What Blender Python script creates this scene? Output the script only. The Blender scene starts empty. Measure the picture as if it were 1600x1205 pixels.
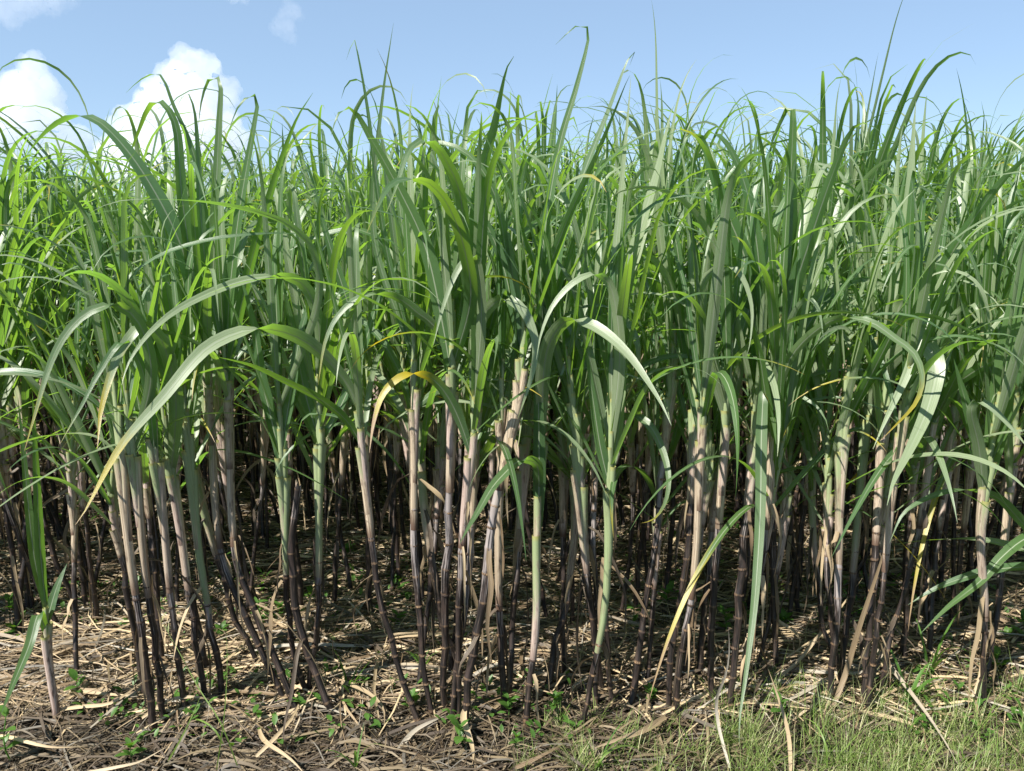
import bpy, math, random
import numpy as np
from math import radians as R, sin, cos, pi

# ------------------------------------------------------------------ camera, sky, sun
S = bpy.context.scene
C = S.collection
CAM_H, PITCH, FPX = 1.70, R(11.0), 1186.0
cam = bpy.data.cameras.new('camera'); cam_o = bpy.data.objects.new('camera', cam); C.objects.link(cam_o)
cam_o.location = (0, 0, CAM_H); cam_o.rotation_euler = (R(90) - PITCH, 0, 0)
cam.sensor_width = 36; cam.lens = FPX / 1600 * 36; cam.clip_start = .05; cam.clip_end = 8000
S.camera = cam_o

SUN = np.array((-.48, -.42, .78)); SUN /= np.linalg.norm(SUN)
sun_el, sun_az = math.asin(SUN[2]), math.atan2(SUN[0], SUN[1])
w = bpy.data.worlds.new('World'); S.world = w; w.use_nodes = True
wn = w.node_tree.nodes; wl = w.node_tree.links
sky = wn.new('ShaderNodeTexSky'); sky.sky_type = 'NISHITA'; sky.sun_disc = False
sky.sun_elevation = sun_el; sky.sun_rotation = sun_az
sky.air_density = 1.0; sky.dust_density = .1; sky.altitude = 1200; sky.ozone_density = 2.2
mixs = wn.new('ShaderNodeMix'); mixs.data_type = 'RGBA'; mixs.inputs[0].default_value = .62      # thin even summer haze over the clear sky
mixs.inputs[7].default_value = (1.72, 2.45, 3.35, 1)
wl.new(sky.outputs[0], mixs.inputs[6]); wl.new(mixs.outputs[2], wn['Background'].inputs[0]); wn['Background'].inputs[1].default_value = .098
sl = bpy.data.lights.new('sun', 'SUN'); sl.energy = 5.0; sl.angle = R(.53); sl.color = (1, .955, .88)
so = bpy.data.objects.new('sun', sl); C.objects.link(so)
from mathutils import Vector
so.rotation_euler = Vector(SUN).to_track_quat('Z', 'Y').to_euler(); so.location = (0, 0, 30)
S.view_settings.view_transform = 'Standard'; S.view_settings.look = 'None'
S.view_settings.exposure = 1.20; S.view_settings.gamma = 1; S.view_settings.use_curve_mapping = False
cy = S.cycles
cy.max_bounces = 12; cy.diffuse_bounces = 4; cy.glossy_bounces = 3; cy.transmission_bounces = 5; cy.volume_bounces = 10
cy.use_denoising = True; cy.sample_clamp_indirect = 8; cy.caustics_reflective = False; cy.caustics_refractive = False

rng = np.random.default_rng(7)
U = lambda a, b: float(rng.uniform(a, b))

# ------------------------------------------------------------------ pixel -> place (1600 x 1205 photograph)
def ray(px, py):
    x, y = (px - 800) / FPX, (602.5 - py) / FPX
    return np.array((x, y * sin(PITCH) + cos(PITCH), y * cos(PITCH) - sin(PITCH)))
def ground_at(px, py):
    d = ray(px, py); return np.array((0, 0, CAM_H)) + d * (CAM_H / -d[2])
def at_y(px, py, Y):
    d = ray(px, py); return np.array((0, 0, CAM_H)) + d * (Y / d[1])

def gz(x, y):
    x = np.asarray(x, float); y = np.asarray(y, float)
    z = .018 * np.sin(2.3 * x + 1.1 * y + .6 * np.sin(3.1 * y)) + .012 * np.sin(6.1 * x - 4.7 * y + 1) + .008 * np.sin(13.1 * x + 9.2 * y)
    return .6 * z + .016 * (np.cos((y - 2.5) * 2 * pi / .86) - 1)

# ------------------------------------------------------------------ node helpers
def mat(name):
    m = bpy.data.materials.new(name); m.use_nodes = True
    nt = m.node_tree; nt.nodes.clear()
    return m, nt
class N:
    def __init__(s, nt): s.nt = nt
    def new(s, t, **k):
        n = s.nt.nodes.new(t)
        for a, b in k.items(): setattr(n, a, b)
        return n
    def put(s, sock, v):
        if isinstance(v, bpy.types.NodeSocket): s.nt.links.new(v, sock)
        elif isinstance(v, (tuple, list)) and len(v) == 3 and sock.type == 'RGBA': sock.default_value = (*v, 1)
        else: sock.default_value = v
    def math(s, op, a, b=0., c=0., clamp=False):
        n = s.new('ShaderNodeMath', operation=op, use_clamp=clamp)
        for i, v in enumerate((a, b, c)): s.put(n.inputs[i], v)
        return n.outputs[0]
    def mix(s, f, a, b, mode='MIX'):
        n = s.new('ShaderNodeMix', data_type='RGBA', blend_type=mode)
        s.put(n.inputs[0], f); s.put(n.inputs[6], a); s.put(n.inputs[7], b)
        return n.outputs[2]
    def step(s, x, a, b, lo=0., hi=1.):
        n = s.new('ShaderNodeMapRange', interpolation_type='SMOOTHSTEP')
        s.put(n.inputs[0], x); s.put(n.inputs[1], a); s.put(n.inputs[2], b); s.put(n.inputs[3], lo); s.put(n.inputs[4], hi)
        return n.outputs[0]
    def attr(s, name):
        n = s.new('ShaderNodeAttribute'); n.attribute_name = name
        q = s.new('ShaderNodeSeparateXYZ'); s.nt.links.new(n.outputs['Vector'], q.inputs[0])
        return q.outputs[0], q.outputs[1], q.outputs[2]
    def vec(s, x, y, z):
        n = s.new('ShaderNodeCombineXYZ')
        for i, v in enumerate((x, y, z)): s.put(n.inputs[i], v)
        return n.outputs[0]
    def noise(s, v, scale=1., detail=2., rough=.55):
        n = s.new('ShaderNodeTexNoise')
        s.put(n.inputs['Vector'], v); n.inputs['Scale'].default_value = scale; n.inputs['Detail'].default_value = detail
        n.inputs['Roughness'].default_value = rough
        return n.outputs['Fac']
    def pos(s): return s.new('ShaderNodeNewGeometry').outputs['Position']
    def objpos(s): return s.new('ShaderNodeTexCoord').outputs['Object']
    def rand(s): return s.new('ShaderNodeObjectInfo').outputs['Random']
    def bump(s, h, strength=.3, dist=.002):
        n = s.new('ShaderNodeBump'); s.put(n.inputs['Height'], h); n.inputs['Strength'].default_value = strength; n.inputs['Distance'].default_value = dist
        return n.outputs[0]
    def bsdf(s, col, rough=.5, spec=.5, normal=None):
        n = s.new('ShaderNodeBsdfPrincipled'); s.put(n.inputs['Base Color'], col); s.put(n.inputs['Roughness'], rough)
        n.inputs['Specular IOR Level'].default_value = spec
        if normal is not None: s.put(n.inputs['Normal'], normal)
        return n.outputs[0]
    def transl(s, col):
        n = s.new('ShaderNodeBsdfTranslucent'); s.put(n.inputs[0], col); return n.outputs[0]
    def mixsh(s, f, a, b):
        n = s.new('ShaderNodeMixShader'); s.put(n.inputs[0], f); s.put(n.inputs[1], a); s.put(n.inputs[2], b); return n.outputs[0]
    def out(s, sh, vol=None):
        n = s.new('ShaderNodeOutputMaterial')
        if sh is not None: s.put(n.inputs[0], sh)
        if vol is not None: s.put(n.inputs[1], vol)

def leaf_material():
    m, nt = mat('cane_leaf'); n = N(nt)
    u, v, L = n.attr('luv'); r, age, lite = n.attr('tint')
    r = n.math('FRACT', n.math('ADD', r, n.rand()))
    r2 = n.math('FRACT', n.math('MULTIPLY', r, 7.31))
    fine = n.noise(n.vec(n.math('MULTIPLY', u, 9.), n.math('MULTIPLY', v, 1.2), n.math('MULTIPLY', r, 40.)), 1., 3., .7)
    blot = n.noise(n.vec(n.math('MULTIPLY', u, .7), n.math('MULTIPLY', v, 6.), n.math('MULTIPLY', r, 90.)), 1., 3., .6)
    c = n.mix(r, (.070, .142, .038), (.085, .162, .080))
    c = n.mix(n.step(lite, .38, 1.), c, (.340, .405, .250))  # pale leaves: whitish glossy sheen painted into the base colour
    c = n.mix(n.step(fine, .35, .7, .0, .55), c, (.088, .150, .045))
    t = n.mix(r2, (.25, .44, .030), (.19, .40, .045))
    t = n.mix(n.step(fine, .4, .7, .0, .5), t, (.26, .40, .03))
    au = n.math('ABSOLUTE', u)
    rib = n.math('MULTIPLY', n.step(au, .055, .11, 1., 0.), n.step(v, .55, .95, 1., 0.))
    c = n.mix(n.math('MULTIPLY', rib, .8), c, (.42, .48, .33)); t = n.mix(rib, t, (.10, .16, .03))
    vv = n.math('ADD', v, n.math('ADD', n.math('MULTIPLY', n.math('SUBTRACT', blot, .5), .35), n.math('MULTIPLY', au, .05)))
    ya = n.math('MULTIPLY_ADD', age, -.85, 1.18)
    yel = n.step(vv, ya, n.math('ADD', ya, .22))
    c = n.mix(yel, c, (.40, .33, .030)); t = n.mix(yel, t, (.55, .42, .02))
    ba = n.math('MULTIPLY_ADD', age, -.38, 1.16)
    spot = n.math('MULTIPLY', n.step(n.noise(n.vec(n.math('MULTIPLY', u, 1.6), n.math('MULTIPLY', v, 42.), n.math('MULTIPLY', r, 55.)), 1., 2., .5), .70, .78), n.step(age, .1, .5, .1, .8))
    c = n.mix(spot, c, (.16, .11, .05))
    brn = n.step(vv, ba, n.math('ADD', ba, .07))
    c = n.mix(brn, c, (.40, .27, .14)); t = n.mix(brn, t, (.22, .12, .05))
    collar = n.step(v, .012, .03, 1., 0.)
    c = n.mix(n.math('MULTIPLY', collar, .7), c, (.26, .27, .10))
    b = n.bump(fine, .35, .0015)
    rg = n.math('MULTIPLY_ADD', fine, .22, .27)
    n.out(n.mixsh(.50, n.bsdf(c, rg, .75, b), n.transl(t)))
    return m

def sheath_material():
    m, nt = mat('cane_sheath'); n = N(nt)
    u, v, hh = n.attr('luv'); r, dry, lite = n.attr('tint')
    r = n.math('FRACT', n.math('ADD', r, n.rand()))
    st = n.noise(n.vec(n.math('MULTIPLY', u, 22.), n.math('MULTIPLY', v, 1.3), n.math('MULTIPLY', r, 30.)), 1., 3., .7)
    bl = n.noise(n.vec(n.math('MULTIPLY', u, 3.), n.math('MULTIPLY', v, 5.), n.math('MULTIPLY', r, 70.)), 1., 4., .65)
    green = n.mix(st, (.15, .22, .085), (.36, .40, .23))
    pink = n.mix(n.step(st, .3, .7), (.28, .19, .155), (.57, .475, .41))
    straw = n.mix(n.step(st, .3, .7), (.19, .135, .09), (.56, .465, .34))
    dr = n.mix(n.step(r, .35, .65), pink, straw)
    f = n.step(n.math('ADD', n.math('ADD', dry, n.math('MULTIPLY', n.math('SUBTRACT', bl, .5), .7)), n.math('MULTIPLY', v, -.45)), .12, .5)
    c = n.mix(f, green, dr)
    c = n.mix(n.math('MULTIPLY', n.step(bl, .52, .68), n.math('MULTIPLY', dry, .85)), c, (.075, .045, .033))
    c = n.mix(n.math('MULTIPLY', n.step(n.math('ADD', v, n.math('MULTIPLY', st, .25)), .34, .14), dry), c, (.10, .06, .042))
    c = n.mix(n.step(v, .95, .99), c, (.30, .30, .11))
    n.out(n.mixsh(.08, n.bsdf(c, .5, .4, n.bump(st, .4, .002)), n.transl(c)))
    return m

def stalk_material():
    m, nt = mat('cane_stalk'); n = N(nt)
    u, h, ph = n.attr('luv'); r, soot, wax = n.attr('tint')
    r = n.math('FRACT', n.math('ADD', r, n.rand()))
    st = n.noise(n.vec(n.math('MULTIPLY', u, 9.), n.math('MULTIPLY', h, 6.), n.math('MULTIPLY', r, 30.)), 1., 4., .7)
    bl = n.noise(n.vec(n.math('MULTIPLY', u, 3.), n.math('MULTIPLY', h, 13.), n.math('MULTIPLY', r, 50.)), 1., 3., .6)
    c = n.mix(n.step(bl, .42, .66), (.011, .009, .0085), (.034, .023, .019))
    c = n.mix(n.step(st, .50, .72, 0., .6), c, (.16, .115, .085))
    thr = n.math('MULTIPLY_ADD', wax, -.55, .74)
    wx = n.step(st, thr, n.math('ADD', thr, .14))
    c = n.mix(n.math('MULTIPLY', wx, .8), c, (.32, .28, .265))
    gr = n.step(n.math('ADD', wax, n.math('MULTIPLY', bl, .3)), .95, 1.15)
    c = n.mix(n.math('MULTIPLY', gr, .5), c, (.30, .25, .18))
    ring = n.step(ph, .025, .05, 1., 0.)
    c = n.mix(n.math('MULTIPLY', ring, n.step(bl, .35, .65, .05, .6)), c, (.21, .135, .075))
    n.out(n.bsdf(c, .5, .45, n.bump(st, .4, .002)))
    return m

def straw_material(name='dry_straw', k=1.):
    m, nt = mat(name); n = N(nt)
    u, v, L = n.attr('luv'); r, g, b = n.attr('tint')
    rr = n.math('FRACT', n.math('ADD', r, n.rand()))
    st = n.noise(n.vec(n.math('MULTIPLY', u, 7.), n.math('MULTIPLY', v, 3.), n.math('MULTIPLY', rr, 60.)), 1., 3., .7)
    c = n.mix(n.step(rr, .2, .8), (.15 * k, .10 * k, .055 * k), (.47 * k, .36 * k, .215 * k))
    c = n.mix(n.step(g, .7, .95), c, (.33 * k, .30 * k, .25 * k))
    c = n.mix(n.step(b, .66, .86), c, (.050, .036, .026))
    c = n.mix(n.step(st, .4, .75, 0., .6), c, n.mix(.5, c, (.68 * k, .57 * k, .41 * k)))
    c = n.mix(n.step(st, .45, .25, 0., .5), c, (.12, .08, .05))
    n.out(n.mixsh(.15, n.bsdf(c, .55, .3, n.bump(st, .4, .002)), n.transl(c)))
    return m

def soil_material():
    m, nt = mat('soil'); n = N(nt)
    p = n.pos()
    a = n.noise(p, 3., 6., .6); b = n.noise(p, 38., 5., .7); d = n.noise(p, 180., 3., .7)
    c = n.mix(n.step(a, .35, .65), (.022, .018, .013), (.052, .041, .028))
    c = n.mix(n.step(b, .5, .72, 0., .6), c, (.09, .07, .045))
    c = n.mix(n.step(d, .6, .75, 0., .5), c, (.14, .11, .07))
    hgt = n.math('ADD', n.math('MULTIPLY', b, 1.), n.math('MULTIPLY', d, .35))
    n.out(n.bsdf(c, .9, .2, n.bump(hgt, .9, .02)))
    return m

def green_material(name, a, b, ta, tb, yellow=None):
    m, nt = mat(name); n = N(nt)
    u, v, L = n.attr('luv'); r, g, bb = n.attr('tint')
    r = n.math('FRACT', n.math('ADD', r, n.rand()))
    st = n.noise(n.vec(n.math('MULTIPLY', u, 3.), n.math('MULTIPLY', v, 3.), n.math('MULTIPLY', r, 40.)), 1., 2.)
    c = n.mix(r, a, b); t = n.mix(r, ta, tb)
    if yellow is not None:
        f = n.step(g, .45, .75); c = n.mix(f, c, yellow); t = n.mix(f, t, yellow)
    c = n.mix(n.step(st, .4, .7, 0., .4), c, n.mix(.5, c, (.2, .25, .1)))
    n.out(n.mixsh(.4, n.bsdf(c, .45, .4), n.transl(t)))
    return m

def cloud_material(name, dens):
    m, nt = mat(name); n = N(nt)
    v = n.new('ShaderNodeVolumePrincipled'); v.inputs['Color'].default_value = (.93, .93, .94, 1); v.inputs['Density'].default_value = dens
    v.inputs['Anisotropy'].default_value = .0
    n.out(None, v.outputs[0]); return m

M_LEAF, M_SHEATH, M_STALK = leaf_material(), sheath_material(), stalk_material()
M_STRAW, M_SOIL = straw_material(), soil_material()
M_DRY, M_OLD_SHADE = straw_material('brown_dead_leaf', .78), straw_material('weathered_shaded_straw', .40)  # darkest straw: weathered litter whose tone also paints in shade
M_WEED = green_material('weed_leaf', (.045, .12, .018), (.075, .17, .03), (.15, .36, .02), (.24, .45, .03))
M_GRASS = green_material('grass_blade', (.12, .21, .035), (.23, .29, .085), (.22, .40, .05), (.34, .46, .10), (.46, .45, .24))

# ------------------------------------------------------------------ mesh helpers
class Geo:
    """verts + quads + the two attributes; several materials by index"""
    def __init__(s): s.v, s.q, s.a, s.t, s.m, s.n = [], [], [], [], [], 0
    def add(s, v, q, a, t, mi=0):
        s.v.append(v); s.q.append(q + s.n); s.a.append(a); s.t.append(np.broadcast_to(np.asarray(t, float), (len(v), 3)))
        s.m.append(np.full(len(q), mi)); s.n += len(v)
        return s
    def arrays(s): return [np.concatenate(x) for x in (s.v, s.q, s.a, s.t, s.m)]
    def mesh(s, name, mats): return mesh_from(name, *s.arrays(), mats)

def mesh_from(name, v, q, a, t, mi, mats):
    me = bpy.data.meshes.new(name)
    nv, nq = len(v), len(q)
    me.vertices.add(nv); me.vertices.foreach_set('co', np.asarray(v, np.float32).ravel())
    me.loops.add(nq * 4); me.loops.foreach_set('vertex_index', np.asarray(q, np.int32).ravel())
    me.polygons.add(nq); me.polygons.foreach_set('loop_start', np.arange(0, nq * 4, 4, dtype=np.int32))
    me.polygons.foreach_set('loop_total', np.full(nq, 4, np.int32))
    me.polygons.foreach_set('use_smooth', np.ones(nq, bool))
    for x in mats: me.materials.append(x)
    if len(mats) > 1: me.polygons.foreach_set('material_index', np.asarray(mi, np.int32))
    at = me.attributes.new('luv', 'FLOAT_VECTOR', 'POINT'); at.data.foreach_set('vector', np.asarray(a, np.float32).ravel())
    at = me.attributes.new('tint', 'FLOAT_VECTOR', 'POINT'); at.data.foreach_set('vector', np.asarray(t, np.float32).ravel())
    me.update(calc_edges=True)
    return me

def obj(name, me, parent=None, **props):
    o = bpy.data.objects.new(name, me); C.objects.link(o)
    if parent is not None: o.parent = parent
    for k, v in props.items(): o[k] = v
    return o
def thing(name, loc, label, cat, group=None):
    o = bpy.data.objects.new(name, None); C.objects.link(o); o.location = loc; o.empty_display_size = .05
    o['label'] = label; o['category'] = cat
    if group: o['group'] = group
    return o

def norm(v): return v / np.maximum(np.linalg.norm(v, axis=-1, keepdims=True), 1e-9)
def catmull(P, n):
    P = np.asarray(P, float); P = np.vstack([2 * P[0] - P[1], P, 2 * P[-1] - P[-2]])
    segs = len(P) - 3; out = []
    fine = 24
    for i in range(segs):
        p0, p1, p2, p3 = P[i:i + 4]
        for k in range(fine):
            t = k / fine
            out.append(.5 * (2 * p1 + (p2 - p0) * t + (2 * p0 - 5 * p1 + 4 * p2 - p3) * t * t + (3 * p1 - p0 - 3 * p2 + p3) * t ** 3))
    out.append(P[-2]); out = np.array(out)
    d = np.r_[0, np.cumsum(np.linalg.norm(np.diff(out, axis=0), axis=1))]
    s = np.linspace(0, d[-1], n)
    return np.stack([np.interp(s, d, out[:, k]) for k in range(3)], 1), d[-1]

def ribbon(P, W, wd, width, fold=.2, across=3, twist=0., ripple=0., seed=0.):
    """strip along P (n,3) with width direction wd (n,3): verts, quads, luv"""
    n = len(P); T = norm(np.gradient(P, axis=0)); wd = norm(wd - (wd * T).sum(1, keepdims=True) * T); nn = np.cross(T, wd)
    v = np.linspace(0, 1, n)
    if np.any(twist):
        a = np.asarray(twist) * v ** 1.3 if np.isscalar(twist) else twist
        ca, sa = np.cos(a)[:, None], np.sin(a)[:, None]
        wd, nn = wd * ca + nn * sa, nn * ca - wd * sa
    us = {2: (-1, 1), 3: (-1, 0, 1), 5: (-1, -.5, 0, .5, 1)}[across]
    hw = (W * width / 2)[:, None]
    fo = fold * (1 - .75 * v)[:, None]
    cols = []
    for u in us:
        lift = abs(u) * fo
        rp = ripple * np.sin(v * 37 + seed + u * 2)[:, None] * abs(u)
        cols.append(P + wd * hw * u * (1 - .12 * abs(u) * fo) + nn * hw * (lift + rp))
    k = len(us)
    V = np.stack(cols, 1).reshape(-1, 3)
    A = np.stack([np.tile(us, n), np.repeat(v, k), np.zeros(n * k)], 1)
    i = np.arange(n - 1)[:, None] * k + np.arange(k - 1)[None, :]
    Q = np.stack([i, i + 1, i + k + 1, i + k], -1).reshape(-1, 4)
    return V, Q, A

def leaf_width(n, base=.55):
    v = np.linspace(0, 1, n)
    return np.maximum(np.minimum(1, base + 2.0 * v) * (1 - v ** 2.1), .015)

def leaf_curve(p0, az, L, th0, th1, s0, n, pw=1.6, drift=0.):
    s = np.linspace(0, 1, n)
    f = np.clip((s - s0) / max(1 - s0, .05), 0, 1) ** pw
    th = th0 + (th1 - th0) * f
    a = az + drift * s ** 2
    d = np.stack([np.sin(th) * np.cos(a), np.sin(th) * np.sin(a), np.cos(th)], 1)
    P = np.vstack([p0, p0 + np.cumsum((d[:-1] + d[1:]) / 2 * (L / (n - 1)), axis=0)])
    wd = np.stack([-np.sin(a), np.cos(a), np.zeros(n)], 1)
    return P, wd

def tube(P, rad, sides, h=None, ph=None):
    n = len(P); T = norm(np.gradient(P, axis=0))
    x = norm(np.cross(T, np.array((0, 1, .01)))); y = np.cross(T, x)
    a = np.linspace(0, 2 * pi, sides, endpoint=False)
    V = P[:, None] + (x[:, None] * np.cos(a)[None, :, None] + y[:, None] * np.sin(a)[None, :, None]) * np.asarray(rad)[:, None, None]
    i = np.arange(n - 1)[:, None] * sides; j = np.arange(sides)[None, :]; j2 = (j + 1) % sides
    Q = np.stack([i + j, i + j2, i + sides + j2, i + sides + j], -1).reshape(-1, 4)
    ua = np.abs(a - pi) / pi
    A = np.stack([np.tile(ua, n), np.repeat(np.linspace(0, 1, n) if h is None else h, sides), np.repeat(np.zeros(n) if ph is None else ph, sides)], 1)
    return V.reshape(-1, 3), Q, A

class Path:
    """stalk centre line, by height above its base"""
    def __init__(s, P):
        s.P, s.L = catmull(P, 40); s.d = np.linspace(0, s.L, 40)
    def at(s, h): h = np.asarray(h, float); return np.stack([np.interp(h, s.d, s.P[:, k]) for k in range(3)], -1)

# ------------------------------------------------------------------ one cane plant as parts
def plant_parts(path, hb, hd, leaves, rad, rnd, hi=True, wax=.5, dry=.5, drys=(), stub=False):
    """path: centre line. hb: top of the bare cane. hd: height of the lowest dewlap. leaves: list of dicts.
    returns [(name, Geo, [materials], extras)]"""
    parts = []
    sides = 9 if hi else 5
    # bare cane with nodes
    g = Geo(); hs = [0.]; rs = [1.]; phs = [0.]; nodes = []
    h = rnd.uniform(.02, .06); top = hb + (.0 if stub else .06); k = 0
    while h < top:
        gap = rnd.uniform(.055, .115) * (1 + .25 * h)
        nodes.append(h)
        if hi: seq = ((0, 1.07, 0.), (.005, 1.10, .02), (.011, 1.0, .10), (gap * .5, .96, .5), (gap - .012, 1.0, .9))
        else: seq = ((0, 1.09, 0.), (.012, 1.0, .10), (gap - .012, 1.0, .9))
        for dh, rr, pp in seq:
            if h + dh < top: hs.append(h + dh); rs.append(rr); phs.append(pp)
        h += gap
    hs.append(top); rs.append(1.0); phs.append(.5)
    hs = np.array(hs); P = path.at(hs)
    zig = np.array([rnd.gauss(0, 1) for _ in range(len(nodes) * 2 + 2)]).reshape(-1, 2) * .0035      # each joint sits a little aside of the last
    zi = np.stack([np.interp(hs, np.r_[0, nodes, hb + .2], np.r_[0, zig[:len(nodes), k], 0]) for k in (0, 1)], 1)
    P = P + np.c_[zi * np.clip((hb - hs) / .1, 0, 1)[:, None], np.zeros(len(hs))]
    rr = rad * np.array(rs) * (.92 + .1 * np.sin(hs * 5 + rnd.uniform(0, 6)))
    V, Q, A = tube(P, rr, sides, hs, np.array(phs))
    wx = np.clip((hs / max(hb, .2) - .42) * 1.6, 0, 1) * (.15 + .7 * wax) + .18 * rnd.random()
    t = np.stack([np.full(len(hs), rnd.random()), np.zeros(len(hs)), wx], 1)
    g.add(V, Q, A, np.repeat(t, sides, 0))
    if stub:
        V = g.v[0]; jag = np.array([rnd.uniform(-.008, .022) for _ in range(sides)]); V[-sides:, 2] += jag
        ve = np.vstack([P[-1] + (V[-sides:] - P[-1]) * .98, np.repeat(P[-1:], sides, 0)]); j = np.arange(sides)
        g.add(ve, np.stack([j, (j + 1) % sides, (j + 1) % sides + sides, j + sides], 1), np.tile((.5, hb, .02), (2 * sides, 1)), (.3, 0, .9))
    parts.append(('stalk', g, [M_STALK], nodes))
    # leaf sheaths, each ending at its dewlap
    order = sorted(leaves, key=lambda l: l['h'])
    for i, l in enumerate(order):
        lo = max(hb - .01, l['h'] - l.get('sl', .30))
        if i == 0: lo = hb - .03
        if l['h'] - lo < .05: continue
        n = 6 if hi else 3
        hh = np.linspace(lo, l['h'], n)
        q = i / max(len(order) - 1, 1)
        r0 = rad * (1.02 - .46 * q) + (len(order) - i) * .00012
        r1 = r0 * (1.06 if i < 3 else .95)
        rr_ = np.linspace(r0, r1, n); rr_[0] = min(rr_[0], rad * 1.0)
        P = path.at(hh) + norm(np.array((cos(l['az']), sin(l['az']), 0.)))[None, :] * (np.linspace(0, 1, n) ** 2)[:, None] * (.013 if q < .55 else .003)
        V, Q, A = tube(P, rr_, sides)
        g = Geo().add(V, Q, A, (rnd.random(), np.clip(dry * (1.45 - 1.45 * q) + rnd.uniform(-.15, .15), 0, 1), 0))
        parts.append(('sheath', g, [M_SHEATH], None))
    for l in order:
        n = l.get('n', 20 if hi else 9)
        if 'pts' in l:
            P = l['pts']; wd = l['wd']
        else:
            p0 = path.at(l['h']) + np.array((cos(l['az']), sin(l['az']), 0)) * rad * .6
            P, wd = leaf_curve(p0, l['az'], l['L'], l['th0'], l['th1'], l['s0'], n, l.get('pw', 1.6) if not l.get('kink') else .28, l.get('drift', 0))
        V, Q, A = ribbon(P, leaf_width(len(P), l.get('wb', .5)), wd, l['w'], l.get('fold', .28), 5 if hi else 3, l.get('tw', 0.), .05 if hi else 0, rnd.uniform(0, 6))
        g = Geo().add(V, Q, A, (rnd.random(), l['age'], l.get('lite', rnd.random() ** .9)))
        parts.append(('leaf', g, [M_LEAF], l.get('label')))
    for d in drys:
        V, Q, A = ribbon(d['pts'], leaf_width(len(d['pts']), .8), d['wd'], d['w'], .5, 3, d.get('tw', 0.))
        parts.append(('dry_leaf', Geo().add(V, Q, A, (.2 + .3 * rnd.random(), rnd.random() * .7, rnd.random())), [M_DRY], None))
    return parts

def auto_leaves(rnd, h0, h1, n, az0, Lk=1., droop=0., hi=True):
    out = []
    for i in range(n):
        q = i / max(n - 1, 1)                       # 0 oldest, 1 youngest
        az = az0 + pi * (i % 2) + rnd.gauss(0, .42)
        h = h0 + (h1 - h0) * q ** .8
        if q > .66:
            th0, th1, s0, L, pw = rnd.uniform(.02, .20), rnd.choice((.4, .8, 1.6, 2.4, 2.8, 3.0)), rnd.uniform(.48, .78), rnd.uniform(.68, 1.0), 1.6
        elif q > .28:
            th0, th1, s0, L, pw = rnd.uniform(.12, .42), rnd.uniform(1.5, 3.0), rnd.uniform(.34, .64), rnd.uniform(.90, 1.2), 1.6
        else:
            th0, th1, s0, L, pw = rnd.uniform(.3, .75), rnd.uniform(1.9, 2.9), rnd.uniform(.05, .4), rnd.uniform(.7, 1.1), 1.3
        th0 += droop * rnd.uniform(.05, .28) * (1 - .7 * q)
        if droop > 1.2: th1 = max(th1, rnd.uniform(1.7, 2.5)); s0 *= .75
        out.append(dict(h=h, az=az, L=L * Lk, th0=th0, th1=th1, s0=s0, pw=pw, w=rnd.uniform(.024, .044) * (.8 if q > .8 or q < .2 else 1),
                        age=max(0, rnd.gauss(.34, .20) - .5 * q) if rnd.random() < .75 else .05, kink=rnd.random() < .10, tw=rnd.gauss(0, .75), drift=rnd.gauss(0, .35), sl=rnd.uniform(.2, .38)))
    return out

def auto_dry(rnd, path, hb, n):
    out = []
    for _ in range(n):
        h = rnd.uniform(.40, 1.1) * hb; p = path.at(h); az = rnd.uniform(0, 2 * pi); o = np.array((cos(az), sin(az), 0)); sd = np.array((-sin(az), cos(az), 0))
        L = rnd.uniform(.15, .45); k = rnd.uniform(.006, .06) if rnd.random() < .8 else rnd.uniform(.08, .22); r0 = .014
        jt = lambda: sd * rnd.gauss(0, .006) + o * rnd.gauss(0, .003)
        pts = [p + o * r0, p + o * (r0 + k * .35) + (0, 0, -.03), p + o * (r0 + k * .7) + np.array((0, 0, -L * .3)) + jt(), p + o * (r0 + k) + np.array((0, 0, -L * .6)) + jt(), p + o * (r0 + k * rnd.uniform(.7, 1.3)) + np.array((0, 0, -L)) + jt()]
        pts = [np.array((q[0], q[1], max(q[2], .015))) for q in pts]
        P, _l = catmull(pts, 12)
        tw = np.cumsum([rnd.gauss(0, .28) for _ in range(12)])
        out.append(dict(pts=P, wd=np.tile((-sin(az), cos(az), .1), (12, 1)), w=rnd.uniform(.007, .022), tw=tw))
    return out

RING = None
def ring_mesh():
    hh = np.array((-.0035, -.0012, .0015, .004)); P = np.stack([0 * hh, 0 * hh, hh], 1)
    V, Q, A = tube(P, np.array((1.0, 1.09, 1.07, 1.0)), 9, hh, np.zeros(4))
    V[:, :2] *= 1.0
    return Geo().add(V, Q, A, (.5, 0, 0)).mesh('node_ring', [M_RING])
def ring_material():
    m, nt = mat('node_ring'); n = N(nt)
    r = n.rand(); b = n.noise(n.objpos(), 3., 3.)
    c = n.mix(n.math('POWER', r, 1.8), (.05, .034, .026), (.27, .175, .095)); c = n.mix(n.step(b, .42, .6), c, (.04, .028, .024))
    n.out(n.bsdf(c, .6, .3)); return m
M_RING = ring_material()

def realise(root, parts, path=None, rad=None, rings=False):
    global RING
    for name, g, mats, ex in parts:
        o = obj(name, g.mesh(name, mats), root)
        if name in ('leaf', 'stalk') and isinstance(ex, str): o['label'] = ex
        if name == 'stalk' and rings and path is not None:
            if RING is None: RING = ring_mesh()
            for h in ex:
                if h > path.L * .6: break
                p = path.at(h); t = path.at(h + .01) - path.at(h - .01)
                q = Vector(t).to_track_quat('Z', 'Y')
                r = obj('node_ring', RING, o); r.location = p; r.rotation_euler = q.to_euler(); r.scale = (rad * 1.02, rad * 1.02, 1)

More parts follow.
